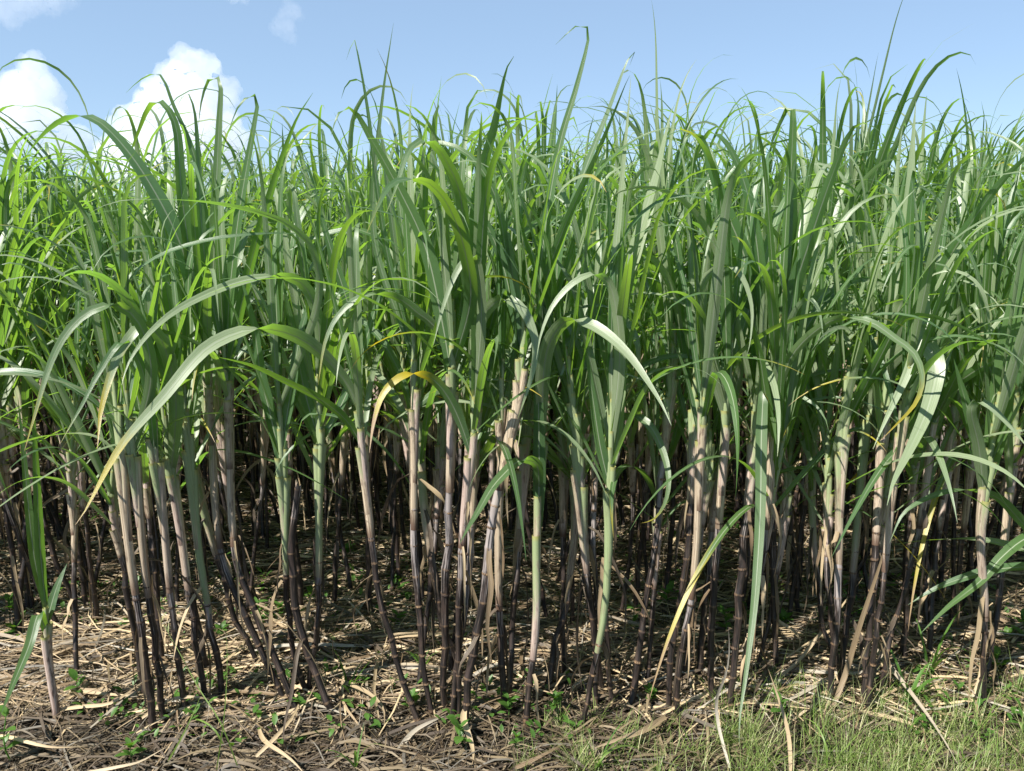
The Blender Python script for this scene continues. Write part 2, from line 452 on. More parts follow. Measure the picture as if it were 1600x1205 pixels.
# ------------------------------------------------------------------ the ground
def axis(a, b, st, far):
    f = list(np.arange(a, b + st / 2, st)); g = np.geomspace(st * 4, far, 14)
    return np.array(sorted([a - x for x in g] + f + [b + x for x in g]))
xs, ys = axis(-5, 5, .05, 900), axis(1.2, 8, .05, 900)
X, Y = np.meshgrid(xs, ys)
near = np.clip(1 - (np.hypot(X, Y - 4) - 8) / 8, 0, 1)
Z = gz(X, Y) * near + (rng.random(X.shape) - .5) * .018 * near
V = np.stack([X, Y, Z], -1).reshape(-1, 3); nx = len(xs)
i = (np.arange(len(ys) - 1)[:, None] * nx + np.arange(nx - 1)[None, :])
Q = np.stack([i, i + 1, i + nx + 1, i + nx], -1).reshape(-1, 4)
obj('ground', Geo().add(V, Q, V * 0, (0, 0, 0)).mesh('ground', [M_SOIL]), kind='structure')

# ------------------------------------------------------------------ clouds
def cloud(name, blobs, dist, dens, label, voxel=None, seed=0, amp=.16, lump=None):
    rc = random.Random(seed); import bmesh
    bm = bmesh.new(); from mathutils import Matrix
    c0 = at_y(blobs[0][0], blobs[0][1], dist)
    for px, py, r in blobs:
        p = at_y(px, py, dist); rr = r / FPX * dist
        for k in range(9):
            f = rc.uniform(.42, .72) if k else .85
            a, b = rc.uniform(0, 2 * pi), rc.uniform(-.5, 1.2)
            o = np.array((cos(a) * cos(b), sin(a) * cos(b), sin(b))) * rr * (rc.uniform(.45, .8) if k else 0)
            bmesh.ops.create_icosphere(bm, subdivisions=3, radius=rr * f, matrix=Matrix.Translation(Vector(p - c0 + o)))
    me = bpy.data.meshes.new(name); bm.to_mesh(me); bm.free()
    o = obj(name, me); o.location = c0
    me.materials.append(cloud_material(name, dens))
    big = max(b[2] for b in blobs) / FPX * dist
    md = o.modifiers.new('remesh', 'REMESH'); md.mode = 'VOXEL'; md.voxel_size = big * (voxel or .035)
    for k, (sc, am) in enumerate(((.7, amp * .9), (.3, amp * .8), (.12, amp * .35))):
        tx = bpy.data.textures.new(name, 'CLOUDS'); tx.noise_scale = big * sc; tx.noise_depth = 3
        md = o.modifiers.new('lumps', 'DISPLACE'); md.texture = tx; md.strength = big * am * 2; md.mid_level = .5; md.texture_coords = 'LOCAL'
    o['label'] = label; o['category'] = 'cloud'; o['group'] = 'clouds in the blue sky'
    return o
cloud('cumulus_cloud', [(296, 104, 26), (322, 118, 24), (280, 132, 30), (330, 148, 34), (256, 158, 32), (300, 175, 48), (226, 184, 30), (345, 190, 34), (250, 205, 44), (206, 222, 36), (320, 230, 60), (236, 262, 60)], 1500, .013,
      'large white cumulus cloud with a heaped top rising behind the cane leaves', seed=3)
cloud('cumulus_cloud', [(46, 116, 26), (24, 136, 26), (64, 138, 25), (40, 172, 44), (80, 192, 30), (0, 210, 48), (110, 235, 36)], 1700, .010,
      'smaller rounded white cloud at the far left of the sky', seed=5)
cloud('wispy_cloud', [(455, 20, 16), (447, 40, 17), (448, 56, 12)], 1600, .0035, 'thin upright wisp of cloud high above the big cumulus', seed=8, amp=.3)
cloud('wispy_cloud', [(40, -10, 40), (90, -8, 26), (10, 8, 36)], 1600, .0025, 'faint veil of cloud touching the top left corner of the sky', seed=9, amp=.3)
cloud('wispy_cloud', [(365, -12, 18), (378, -8, 14)], 1600, .004, 'small scrap of cloud at the top edge beside the upright wisp', seed=11, amp=.3)

# ------------------------------------------------------------------ front row: stalks and leaves placed one by one
# key: (label, [stalk points, base first], lowest dewlap = last point, options)
FRONT = {
 'a': ('leftmost stalk of the left clump, straw sheath peeling down its side', [(240,1142),(224,1000),(205,880),(190,715)], dict(hb=.42, n=6)),
 'b': ('straw-coloured stalk second in the left clump, bunched against its neighbour', [(256,1128),(240,990),(225,880),(207,712)], dict(hb=.40, n=6)),
 'c': ('pale stalk with a dry brown skirt in the middle of the left clump', [(292,1124),(272,980),(258,850),(243,722)], dict(hb=.40, n=5)),
 'd': ('straight tan stalk of the left clump with blackened lower joints', [(322,1106),(300,960),(284,850),(268,745)], dict(hb=.36, n=6)),
 'e': ('slim green sheathed stalk on the right side of the left clump', [(352,1100),(327,960),(308,850),(298,735)], dict(hb=.30, n=6, dry=.25)),
 'f': ('stalk bending sharply right near its base, pinkish sheaths in a tight bundle above', [(452,1108),(385,965),(343,850),(327,640)], dict(hb=.50, n=7, dry=.7)),
 'g': ('stalk with a wide pink-brown sheath just right of the tight bundle', [(470,1120),(394,945),(365,850),(357,655)], dict(hb=.52, n=7, dry=.75)),
 'h': ('narrow stalk with a long white-green sheath beside the broken cane', [(486,1098),(460,1030),(450,940),(442,745)], dict(hb=.42, n=7, dry=.3)),
 'i': ('pale green stalk with two broad upright leaves right of the broken cane', [(482,1090),(489,1030),(497,940),(500,700)], dict(hb=.40, n=7, dry=.25)),
 'j': ('stalk leaning left with three stacked yellow dewlaps and a pinkish sheath', [(660,1136),(627,1054),(599,955),(580,838),(566,700)], dict(hb=.56, n=7, dry=.6)),
 'k': ('dark jointed stalk under a tall bundle of pink-tinged sheaths', [(675,1126),(662,1037),(654,938),(647,840),(648,640)], dict(hb=.55, n=7, dry=.7)),
 'l': ('stout black stalk with a white waxy band below its sheath', [(694,1116),(695,971),(700,838),(707,612)], dict(hb=.66, n=8, dry=.55, wax=.9, rad=.0142)),
 'm': ('stalk with a purple-pink lower sheath carrying a yellowing arched leaf', [(718,1128),(717,1000),(722,850),(737,712)], dict(hb=.52, n=6, dry=.8)),
 'n': ('waxy grey stalk crossing in front of the black ones in the middle clump', [(704,1132),(716,1021),(728,938),(738,790),(745,640)], dict(hb=.55, n=7, wax=1.)),
 'o': ('thick stalk leaning right with a peeling pink sheath and white waxy joint', [(722,1150),(740,1020),(756,930),(772,800),(808,640)], dict(hb=.68, n=8, dry=.75, wax=1., rad=.0150)),
 'p': ('dried stalk wrapped in long brown strips beside the right-leaning stalk', [(793,1116),(783,1020),(778,838),(783,700)], dict(hb=.34, n=4, dry=1.)),
 'q': ('green sheathed stalk with a tall bright upright blade at the centre', [(820,1134),(826,1087),(838,971),(840,830),(846,690)], dict(hb=.22, n=6, dry=.45)),
 'r': ('slender stalk with purple streaks carrying long arched leaves both ways', [(852,1080),(866,1021),(886,931),(898,830),(900,752)], dict(hb=.34, n=7, dry=.5)),
 's': ('straight dark stalk behind the light green young shoot', [(931,1100),(930,971),(928,838),(930,705)], dict(hb=.60, n=6)),
 't': ('light green young stalk fanning into broad dark blades', [(910,1132),(933,1021),(947,940),(953,840),(953,765)], dict(hb=.26, n=7, dry=.1)),
 'u': ('thin black stalk immediately right of the young green stalk', [(958,1100),(951,1054),(948,964),(950,830),(955,680)], dict(hb=.58, n=6)),
 'v': ('dark ringed stalk curving right to a wax-grey upper joint', [(984,1100),(1006,971),(1018,888),(1034,745),(1047,620)], dict(hb=.72, n=7, wax=.9)),
 'w': ('black stalk at the left of the ringed group below the drooping leaf', [(1044,1106),(1049,1020),(1062,948),(1076,840),(1082,690)], dict(hb=.62, n=7)),
 'x': ('grey waxy stalk leaning right with a long orange-buff sheath', [(1056,1118),(1066,1020),(1080,938),(1090,838),(1096,690)], dict(hb=.40, n=7, wax=1., dry=.7)),
 'y': ('ringed black stalk with pale bands between the waxy ones', [(1115,1100),(1110,1037),(1114,948),(1122,838),(1134,668)], dict(hb=.55, n=7, wax=.6)),
 'z': ('stout stalk with orange node rings in the right-of-centre group', [(1143,1114),(1142,1071),(1152,971),(1164,838),(1180,690)], dict(hb=.58, n=8, rad=.0142)),
 'aa': ('tall stalk with a clean lavender sheath behind the hanging green blade', [(1160,1104),(1170,1020),(1184,930),(1196,838),(1212,618)], dict(hb=.55, n=8, dry=.7)),
 'bb': ('leftmost stalk of the right clump with a long pale sheath', [(1296,1106),(1300,1054),(1308,955),(1311,850),(1316,705)], dict(hb=.42, n=7, dry=.5)),
 'cc': ('green-tinged stalk near the middle of the right clump', [(1314,1090),(1316,1040),(1326,964),(1337,850),(1356,655)], dict(hb=.38, n=8, dry=.35)),
 'dd': ('lavender sheathed stalk at the centre of the right clump', [(1346,1108),(1350,1070),(1360,955),(1368,850),(1378,690)], dict(hb=.48, n=7, dry=.65)),
 'ee': ('stalk of the right clump leaning outward beneath two white drooping leaves', [(1356,1116),(1364,1040),(1378,930),(1392,800),(1408,678)], dict(hb=.44, n=7, dry=.6)),
 'ff': ('dark stalk curving right out of the right clump, brown sheath above', [(1370,1084),(1386,1020),(1412,921),(1437,822),(1454,685)], dict(hb=.52, n=8, dry=.8)),
 'gg': ('single stalk standing apart at the right with brown skirts around its foot', [(1533,1112),(1536,1054),(1539,955),(1531,838),(1543,748)], dict(hb=.30, n=8, dry=.6)),
 'hh': ('young plant with a dry pale base standing alone in front at the left', [(90,1124),(80,1060),(73,1000),(71,940)], dict(hb=.05, n=1, dry=.9, young=True)),
 'ii': ('stalk at the right edge whose low blades arch back across the frame', [(1668,1080),(1672,1000),(1676,900),(1682,800)], dict(hb=.30, n=6, dry=.5)),
}
# traced leaves: plant, width in photo px, depth of tip relative to the stalk (m, negative = nearer), age, lightness, label, points base first
TRACED = [
 ('j',25,-.45,.55,.9,'long pale leaf arching far left to a yellow tip',[(570,640),(539,595),(489,542),(439,518),(388,516),(337,535),(304,562),(257,619),(189,697),(135,795),(118,820)]),
 ('j',15,-.20,.15,.1,None,[(569,694),(540,656),(500,624),(452,599),(395,572),(337,557)]),
 ('j',17,.10,.1,.2,None,[(566,585),(550,500),(520,400),(500,330),(490,280)]),
 ('i',19,-.35,.2,.8,None,[(500,590),(498,510),(478,450),(440,432),(388,437),(337,454),(277,484),(233,521),(202,565),(190,602)]),
 ('b',17,-.25,.45,.6,None,[(215,705),(235,600),(228,530),(205,490),(179,478),(145,484),(111,511),(81,562),(54,650),(38,705)]),
 ('d',21,-.30,.55,.8,'broad pale leaf hanging to a bright yellow tip',[(268,740),(275,630),(258,545),(229,507),(202,528),(179,569),(159,636),(154,680),(152,702)]),
 ('c',13,-.20,.35,.4,None,[(243,720),(232,620),(215,560),(189,535),(155,582),(128,633),(95,692)]),
 ('f',26,.05,.1,.2,None,[(325,560),(300,440),(270,354),(219,263),(169,202),(135,182),(101,186),(68,209),(40,245)]),
 ('f',18,.10,.15,.3,None,[(322,560),(300,420),(284,304),(277,209),(262,169),(246,158),(231,170),(214,212),(195,262)]),
 ('f',11,.15,.1,.2,None,[(328,540),(325,400),(307,257),(270,162),(256,125),(243,115),(219,125),(197,145)]),
 ('f',15,.10,.1,.6,None,[(330,560),(332,440),(336,337),(342,202),(345,135),(337,120),(324,128),(314,162),(310,198)]),
 ('g',13,.05,.1,.5,None,[(352,560),(325,440),(314,337),(307,202),(300,159),(290,145),(277,166)]),
 ('g',16,.05,.1,.3,None,[(356,600),(358,470),(373,337),(396,202),(402,162),(393,147),(371,169),(358,204)]),
 ('g',16,-.10,.1,.3,None,[(357,590),(385,440),(422,304),(459,196),(489,145)]),
 ('h',12,-.40,.15,.9,'long narrow leaf lying almost level across the tall blades',[(442,640),(495,480),(490,395),(456,354),(422,338),(371,324),(304,314),(203,312),(155,324),(138,334)]),
 ('h',21,-.05,.05,.1,None,[(440,742),(425,660),(408,590),(395,500),(372,420)]),
 ('h',18,.05,.05,.1,None,[(444,700),(455,610),(470,520),(498,430)]),
 ('i',19,.05,.05,.2,None,[(498,690),(478,620),(462,540),(440,430)]),
 ('i',16,.05,.05,.4,None,[(502,690),(530,640),(560,570),(592,470),(640,380)]),
 ('k',10,.10,.1,.6,None,[(646,560),(590,400),(584,290),(598,150),(610,67),(615,36)]),
 ('k',10,.10,.1,.1,None,[(644,560),(610,420),(590,300),(574,169),(556,70),(551,66),(541,94)]),
 ('l',28,-.05,.1,.2,'broad dark blade sweeping up to the left',[(704,600),(690,500),(665,388),(624,297),(581,219),(552,172),(530,176),(517,212)]),
 ('n',22,-.35,.25,.5,None,[(745,580),(735,470),(726,398),(719,304),(692,243),(672,222),(652,221),(634,245),(621,287),(604,332)]),
 ('l',22,-.38,.30,.4,None,[(707,570),(735,470),(725,387),(702,325),(677,292),(655,281),(625,281),(605,295),(587,330),(573,364)]),
 ('n',31,.00,.1,.3,'tall broad blade standing up at the centre',[(742,600),(738,500),(740,400),(752,280),(772,200),(786,130),(793,104),(803,88)]),
 ('o',18,.00,.1,.0,None,[(812,560),(790,430),(762,355),(725,305),(675,257),(648,236)]),
 ('q',15,.05,.1,.1,'highest blade whose thin tip bends over against the sky',[(836,560),(845,420),(871,243),(901,135),(919,62),(915,40),(898,42),(868,70)]),
 ('r',17,.05,.1,.2,None,[(880,600),(870,430),(901,304),(952,169),(979,98),(992,79),(984,102)]),
 ('q',16,-.05,.1,.2,None,[(842,580),(850,460),(880,360),(935,236),(978,130),(984,118)]),
 ('t',13,.10,.1,1.,None,[(954,620),(958,450),(970,304),(982,169),(986,118)]),
 ('u',23,.05,.1,1.,'whitish blade leaning right with a clear midrib',[(956,600),(968,480),(1000,360),(1025,275),(1040,210),(1051,166)]),
 ('u',19,.10,.1,1.,None,[(957,640),(975,480),(1003,380),(1028,305)]),
 ('z',29,.00,.1,.2,'wide dark blade arching over to the left',[(1181,600),(1170,430),(1138,337),(1113,270),(1100,224),(1087,206),(1072,217),(1062,252)]),
 ('z',23,.05,.1,.3,None,[(1184,600),(1188,445),(1174,330),(1150,250),(1122,210),(1105,211),(1087,252)]),
 ('aa',24,.05,.1,.1,'straight wide blade standing up right of centre',[(1212,590),(1226,480),(1234,400),(1236,275),(1239,180),(1232,167),(1216,200),(1200,240)]),
 ('aa',26,-.05,.1,.2,None,[(1216,590),(1240,460),(1262,387),(1300,275),(1328,208),(1350,192),(1376,206)]),
 ('dd',20,.05,.1,1.,None,[(1380,610),(1396,480),(1410,400),(1421,300),(1427,212),(1431,158)]),
 ('dd',20,-.05,.25,.3,None,[(1378,640),(1408,500),(1419,400),(1424,310),(1428,268),(1434,266),(1438,300)]),
 ('ff',24,-.05,.15,.1,None,[(1455,640),(1440,520),(1470,430),(1510,360),(1560,290),(1610,240),(1660,205)]),
 ('cc',22,-.25,.25,.9,'white drooping leaf of the right clump, folded over at its crest',[(1358,650),(1384,569),(1404,484),(1422,458),(1440,466),(1441,505),(1421,575),(1384,656),(1364,702)]),
 ('aa',14,-.25,.55,.6,None,[(1196,648),(1235,560),(1290,506),(1330,498),(1364,505),(1397,528),(1428,552),(1441,589),(1431,629),(1397,667),(1374,690)]),
 ('cc',25,-.35,.15,1.,'broad white leaf hanging down over the right clump stalks',[(1357,655),(1380,580),(1418,541),(1444,539),(1461,559),(1462,590),(1448,643),(1424,697),(1397,751),(1386,790)]),
 ('y',14,-.15,.2,.9,None,[(1134,660),(1095,520),(1100,440),(1127,417),(1150,421),(1166,446),(1175,484),(1173,528),(1167,556)]),
 ('z',13,-.10,.45,.9,None,[(1184,680),(1190,560),(1195,454),(1203,420),(1212,411),(1220,430),(1226,470),(1224,500)]),
 ('aa',13,-.12,.15,.7,None,[(1206,640),(1218,560),(1240,490),(1262,467),(1279,484),(1287,530)]),
 ('ff',11,-.15,.45,.8,None,[(1447,690),(1440,620),(1460,540),(1492,491),(1518,475),(1531,498),(1536,542),(1532,574)]),
 ('ff',19,-.10,.25,.0,None,[(1450,680),(1470,624),(1500,596),(1549,566),(1600,555),(1650,562)]),
 ('m',17,-.12,.2,.8,None,[(745,640),(752,500),(748,420),(738,401),(721,413),(704,446),(688,495),(677,540)]),
 ('k',17,-.15,.4,.6,None,[(648,640),(705,580),(682,515),(655,491),(624,467),(597,460),(564,464),(530,491),(508,535),(497,602)]),
 ('m',19,-.15,.95,.5,'yellowing leaf arched over to a dry pale tip',[(737,712),(719,660),(699,619),(675,592),(648,584),(621,592),(597,619),(584,660),(577,708)]),
 ('n',21,-.15,.30,.9,None,[(744,640),(742,540),(755,495),(775,472),(795,468),(818,486),(831,513),(837,545),(830,590),(809,655)]),
 ('t',19,-.12,.15,.9,None,[(953,700),(968,560),(958,460),(935,429),(900,439),(866,474),(846,520),(838,562)]),
 ('s',19,-.12,.25,.9,None,[(930,700),(955,580),(946,515),(930,497),(908,506),(886,560),(867,618)]),
 ('q',25,-.30,.10,1.,'broad pale leaf hanging down to the right of centre',[(845,690),(852,560),(880,505),(915,504),(952,525),(986,559),(1016,602),(1036,636),(1049,665)]),
 ('r',20,-.15,.50,.7,None,[(899,740),(905,600),(930,512),(962,494),(986,511),(997,545),(994,586),(974,632)]),
 ('r',16,-.30,.40,.6,'arched leaf curling down to a thin yellow tip',[(900,761),(925,709),(950,672),(975,651),(995,650),(1015,665),(1028,686),(1040,719),(1045,752),(1039,786),(1022,811),(1000,818)]),
 ('q',19,-.35,.05,.5,'low green leaf arching left over the dark stalks',[(842,770),(840,730),(824,719),(808,722),(789,739),(769,762),(749,796),(732,824),(718,850)]),
 ('r',11,-.12,.05,.3,None,[(899,753),(861,717),(824,694),(787,674),(754,662),(722,649)]),
 ('q',21,-.05,.0,.0,'upright bright green blade at the centre',[(840,832),(842,774),(842,674),(839,560),(832,480)]),
 ('t',18,-.05,.0,.0,None,[(951,765),(938,699),(926,620),(915,540)]),
 ('t',15,.05,.0,.8,None,[(956,750),(964,690),(970,640),(978,560),(1000,480)]),
 ('aa',17,-.35,.25,.5,'long green blade hanging straight down to the ground',[(1190,660),(1196,600),(1190,670),(1188,800),(1180,930),(1166,1050),(1156,1120),(1155,1165)]),
 ('hh',12,-.05,.1,.1,None,[(72,948),(63,860),(58,760),(53,660),(50,610)]),
 ('hh',11,.05,.15,.1,None,[(70,950),(52,860),(36,700),(28,620)]),
 ('hh',13,-.25,.1,.2,None,[(74,990),(60,960),(45,1010),(20,1070),(0,1120)]),
 ('hh',12,.10,.1,.2,None,[(73,975),(88,920),(105,880)]),
 ('gg',18,.0,.1,.0,None,[(1540,760),(1525,690),(1512,640),(1490,560)]),
 ('gg',30,.05,.05,.1,None,[(1545,745),(1560,660),(1572,560),(1590,450),(1606,350)]),
 ('gg',16,-.15,.25,.8,None,[(1542,780),(1530,700),(1518,640),(1540,630),(1580,668),(1610,705)]),
 ('ii',16,.0,.2,.4,None,[(1676,900),(1640,885),(1600,886),(1549,891),(1499,905),(1459,921),(1419,945)]),
 ('ii',13,.05,.15,.7,None,[(1677,880),(1640,868),(1600,858),(1549,846),(1519,843),(1476,843),(1432,846),(1393,852)]),
 ('ii',15,-.15,.15,.2,None,[(1678,860),(1640,830),(1600,843),(1565,871),(1532,908),(1482,948),(1438,990)]),
 ('ii',15,-.10,.2,.5,None,[(1680,860),(1640,860),(1600,820),(1562,780),(1525,767),(1487,767),(1450,778),(1412,802),(1390,848)]),
]
tr_by = {}
for t in TRACED: tr_by.setdefault(t[0], []).append(t)

def px_of(p):
    d = p - np.array((0, 0, CAM_H)); z = d[1] * cos(PITCH) - d[2] * sin(PITCH); y = d[1] * sin(PITCH) + d[2] * cos(PITCH)
    return 800 + FPX * d[0] / z, 602.5 - FPX * y / z

def build_front():
    for key, (label, pts, o) in FRONT.items():
        rnd = random.Random(key + 'cane')
        base = ground_at(*pts[0]); base[2] = float(gz(base[0], base[1])) - .02
        Y0 = base[1]; tilt = rnd.uniform(-.10, .12)
        P = [base]
        for x, y in pts[1:]:
            z = at_y(x, y, Y0)[2]; P.append(at_y(x, y, Y0 + tilt * z))
        young = o.get('young')
        d = P[-1] - P[-2]; d = d / np.linalg.norm(d); d = norm(d * .5 + np.array((0, 0, .6)))
        if not young: P += [P[-1] + d * .16, P[-1] + d * .16 + norm(d + (0, 0, .7)) * .16]
        path = Path(np.array(P) - base)
        z_d = path.L - (.32 if not young else 0)
        rad = o.get('rad', rnd.uniform(.0104, .0132)); hb = o['hb'] * (1.38 if not young else 1)
        hd = max(z_d, hb + .12) if not young else path.L
        leaves = []
        for (_k, wpx, dd, age, lite, lab, lp) in tr_by.get(key, ()):
            pxs = np.array([px_of(path.at(h) + base)[1] for h in np.linspace(0, path.L, 80)])
            h = float(np.linspace(0, path.L, 80)[np.argmin(abs(pxs - lp[0][1]))])
            sp = path.at(h) + base
            n = len(lp); cum = np.r_[0, np.cumsum([math.dist(lp[i], lp[i + 1]) for i in range(n - 1)])]; cum /= cum[-1]
            W = [sp]
            for (x, y), f in zip(lp[1:], cum[1:]): W.append(at_y(x, y, sp[1] + (dd * 1.5 if dd < -.08 else dd) * f ** 1.2))
            n2 = 30
            PP, L = catmull(W, n2)
            T = norm(np.gradient(PP, axis=0)); view = norm(PP - np.array((0, 0, CAM_H)))
            od = PP[-1] - PP[0]; od[2] = 0; od = norm(od + np.array((1e-3, 0, 0)))
            w0 = np.cross((0, 0, 1), od)[None, :] + 0 * PP
            wv = np.cross(T, view)
            side = np.tanh(3.0 * T[:, 2]) * (-1 if dd <= 0 else 1)      # a leaf leaning to the viewer shows its underside going up, its face coming down
            wd = norm(.50 * w0 + .85 * wv * side[:, None])
            width = wpx / FPX * np.linalg.norm(PP[n2 // 3] - np.array((0, 0, CAM_H))) * 1.08
            leaves.append(dict(h=h, az=math.atan2(od[1], od[0]), pts=PP - base, wd=wd, w=width, age=age, lite=lite, label=lab, sl=.26))
        na = max(0, o['n'] - len(leaves) // 2)
        az0 = rnd.uniform(0, pi)
        if not young:
            leaves += auto_leaves(rnd, hd, path.L - .02, max(na, 4) + 1, az0, rnd.uniform(.80, .95))
        drys = auto_dry(rnd, path, hb + .1, 6 if key == 'p' else (4 if o.get('dry', .5) > .55 else rnd.choice((1, 2, 3)))) if not young else []
        parts = plant_parts(path, hb, hd, leaves, rad, rnd, True, o.get('wax', rnd.uniform(.3, .8)), o.get('dry', .5), drys)
        root = thing('sugarcane_plant', base, label, 'sugarcane', 'sugarcane plants of the front row')
        realise(root, parts, path, rad, True)
build_front()

# the broken cane among the left stalks
rnd = random.Random(5)
b0 = ground_at(527, 1122); b0[2] = float(gz(b0[0], b0[1])) - .02
P = [b0] + [at_y(x, y, b0[1] + .02) for x, y in ((487, 1037), (461, 948), (456, 850), (467, 757))]
pa = Path(np.array(P) - b0)
root = thing('cut_cane', b0, 'leafless dark broken cane ending in a jagged top between pale green stalks', 'sugarcane stump')
realise(root, plant_parts(pa, pa.L - .005, pa.L, [], .0138, rnd, True, .45, .5, auto_dry(rnd, pa, .4, 1), stub=True), pa, .0138, True)

# ------------------------------------------------------------------ rows behind: copies of a set of plants
NPROTO = 18
def proto(seed, hi):
    rnd = random.Random(seed * 31 + 5)
    ln = rnd.uniform(0, .20); a = rnd.uniform(0, 2 * pi); o = np.array((cos(a), sin(a), 0))
    H = rnd.uniform(1.16, 1.42) if seed % 4 else rnd.uniform(1.42, 1.60)
    P = [np.zeros(3), o * ln * .5 + (0, 0, H * .22), o * ln * .85 + (0, 0, H * .5), o * ln + (0, 0, H * .8), o * ln + np.array((rnd.gauss(0, .03), rnd.gauss(0, .03), H))]
    path = Path(P); hb = rnd.uniform(.50, .78); rad = rnd.uniform(.0098, .0132)
    hd = max(H * rnd.uniform(.60, .72), hb + .1)
    lv = auto_leaves(rnd, hd, path.L - .02, rnd.choice((12, 13, 14)), rnd.uniform(0, pi), rnd.uniform(.84, 1.02) * (1.12 if seed < 5 else 1), rnd.uniform(0, 1) if seed >= 5 else 1.6, hi)
    dr = auto_dry(rnd, path, hb + .1, rnd.choice((1, 2, 3, 4)))
    return plant_parts(path, hb, hd, lv, rad, rnd, hi, rnd.uniform(.2, .8), rnd.uniform(.45, .95), dr)
PROTO = []
for s in range(NPROTO):
    r_ = []
    for name, g, mats, ex in proto(s, True): r_.append((name, g.mesh(name, mats)))
    PROTO.append(r_)

rp = random.Random(21)
ORD = ['second', 'third', 'fourth', 'fifth', 'front']
ROWS = [3.30, 4.12, 4.95, 5.80]
spots = []
for ri, y0 in enumerate(ROWS):
    half = .70 * y0 + .35
    x = -half + rp.uniform(0, .3)
    while x < half:
        for _ in range(rp.choice((3, 3, 4, 4)) if ri == 0 else rp.choice((2, 3, 3, 4))):
            spots.append((ri, x + rp.gauss(0, .11), y0 + rp.gauss(0, .10)))
        x += rp.uniform(.26, .42)
# a few extra stalks between the first and second rows at the left, where the front row thins out
for px, py in ((35, 1000), (18, 985), (100, 985), (128, 960), (150, 975), (-30, 1010), (-60, 1030), (1600, 1010), (1480, 985), (1450, 1000), (1230, 985), (1250, 970)):
    g = ground_at(px, py); spots.append((0, g[0], g[1]))
for px, py, k in ((215,1085,3), (262,1075,3), (318,1060,3), (420,1060,2), (505,1060,2), (640,1075,3), (690,1070,3), (745,1085,3), (800,1070,2), (868,1065,2), (935,1065,3),
                  (1010,1070,2), (1062,1070,3), (1110,1066,3), (1160,1075,4), (1215,1060,2), (1300,1070,3), (1345,1075,4), (1400,1060,3), (1455,1050,2), (1545,1065,2), (150,1060,2)):
    for _ in range(k // 2 if k < 4 else 2):
        g = ground_at(px + rp.gauss(0, 16), py + rp.gauss(0, 14)); spots.append((-1, g[0], g[1]))
print('row plants', len(spots))
LIMIT = 300 - len(FRONT)
named, rest = spots[:], []
if len(spots) > LIMIT:
    spots.sort(key=lambda s: s[2] + .2 * abs(s[1])); named, rest = spots[:LIMIT], spots[LIMIT:]
MARKS = [(35, 'the far left edge'), (85, 'the lone young plant'), (170, 'the bunched left clump'), (255, 'the dry skirted left stalk'), (308, 'the slim green sheathed stalk'),
         (345, 'the pink sheathed bundle'), (400, 'the gap by the pink bundle'), (450, 'the broken cane'), (500, 'the two-bladed pale green stalk'), (540, 'the sunlit left gap'), (585, 'the stalk with stacked dewlaps'),
         (648, 'the tall pink sheath bundle'), (703, 'the white-banded black stalk'), (742, 'the yellow arched leaf'), (785, 'the peeling right-leaning stalk'), (840, 'the upright bright green blade'),
         (897, 'the slender purple stalk'), (950, 'the light green young stalk'), (1000, 'the gap by the young stalk'), (1040, 'the long drooping yellow-tipped leaf'), (1090, 'the orange-buff sheath'), (1130, 'the pale banded black stalk'),
         (1185, 'the hanging green blade'), (1245, 'the gap by the hanging blade'), (1305, 'the pale left side of the right clump'), (1365, 'the lavender sheath of the right clump'), (1440, 'the brown sheathed leaning stalk'),
         (1490, 'the gap by the leaning stalk'), (1540, 'the lone right stalk'), (1590, 'the far right edge')]
def spot_label(ri, x, y):
    px = px_of(np.array((x, y, .6)))[0]
    mx, mn = min(MARKS, key=lambda m: abs(m[0] - px)); d = px - mx
    if px < -40 or px > 1640: return 'just outside the view beyond ' + mn
    side = 'straight behind' if abs(d) < 9 else ('behind, slightly left of' if d < 0 else 'behind, slightly right of')
    return '%s %s' % (side, mn)
by = {}
for k, (ri, x, y) in enumerate(named): by.setdefault((ri, spot_label(ri, x, y)), []).append((y, k))
LAB = {}
for (ri, sp), L_ in by.items():
    L_.sort()
    for j, (y, k) in enumerate(L_):
        if len(L_) == 1: w_ = ''
        elif j == 0: w_ = 'nearest ' if len(L_) > 2 else 'nearer '
        elif j == len(L_) - 1: w_ = 'farthest ' if len(L_) > 2 else 'farther '
        else: w_ = (['middle '] if len(L_) == 3 else ['second nearest ', 'third nearest ', 'fourth nearest ', 'fifth nearest '] + ['other '] * 40)[j - 1]
        LAB[k] = ('%s%s row cane %s' if ri >= 0 else '%s%s row cane %s') % (w_, ORD[ri], sp)
for k, (ri, x, y) in enumerate(named):
    pi_ = rp.choice([q for q in range(NPROTO) if q % 4 and q > 4]) if ri < 0 else rp.choice([q for q in range(NPROTO) if q % 4]) if (ri == 0 and x / y > -.3) else rp.randrange(5) if (x / y < -.30 and rp.random() < .6) else rp.randrange(NPROTO)
    root = thing('sugarcane_plant', (x, y, float(gz(x, y)) - .015), LAB[k], 'sugarcane', 'sugarcane plants of the %s row' % ORD[ri])
    root.rotation_euler = (rp.gauss(0, .06), rp.gauss(0, .06), rp.uniform(0, 2 * pi))
    sc = rp.uniform(.90, 1.10); root.scale = (sc, sc, sc * rp.uniform(.96, 1.04) * (.92 if ri < 0 else (1.11 if x / y > -.2 else 1.05) if ri > 0 else 1))
    for name, me in PROTO[pi_]: obj(name, me, root)

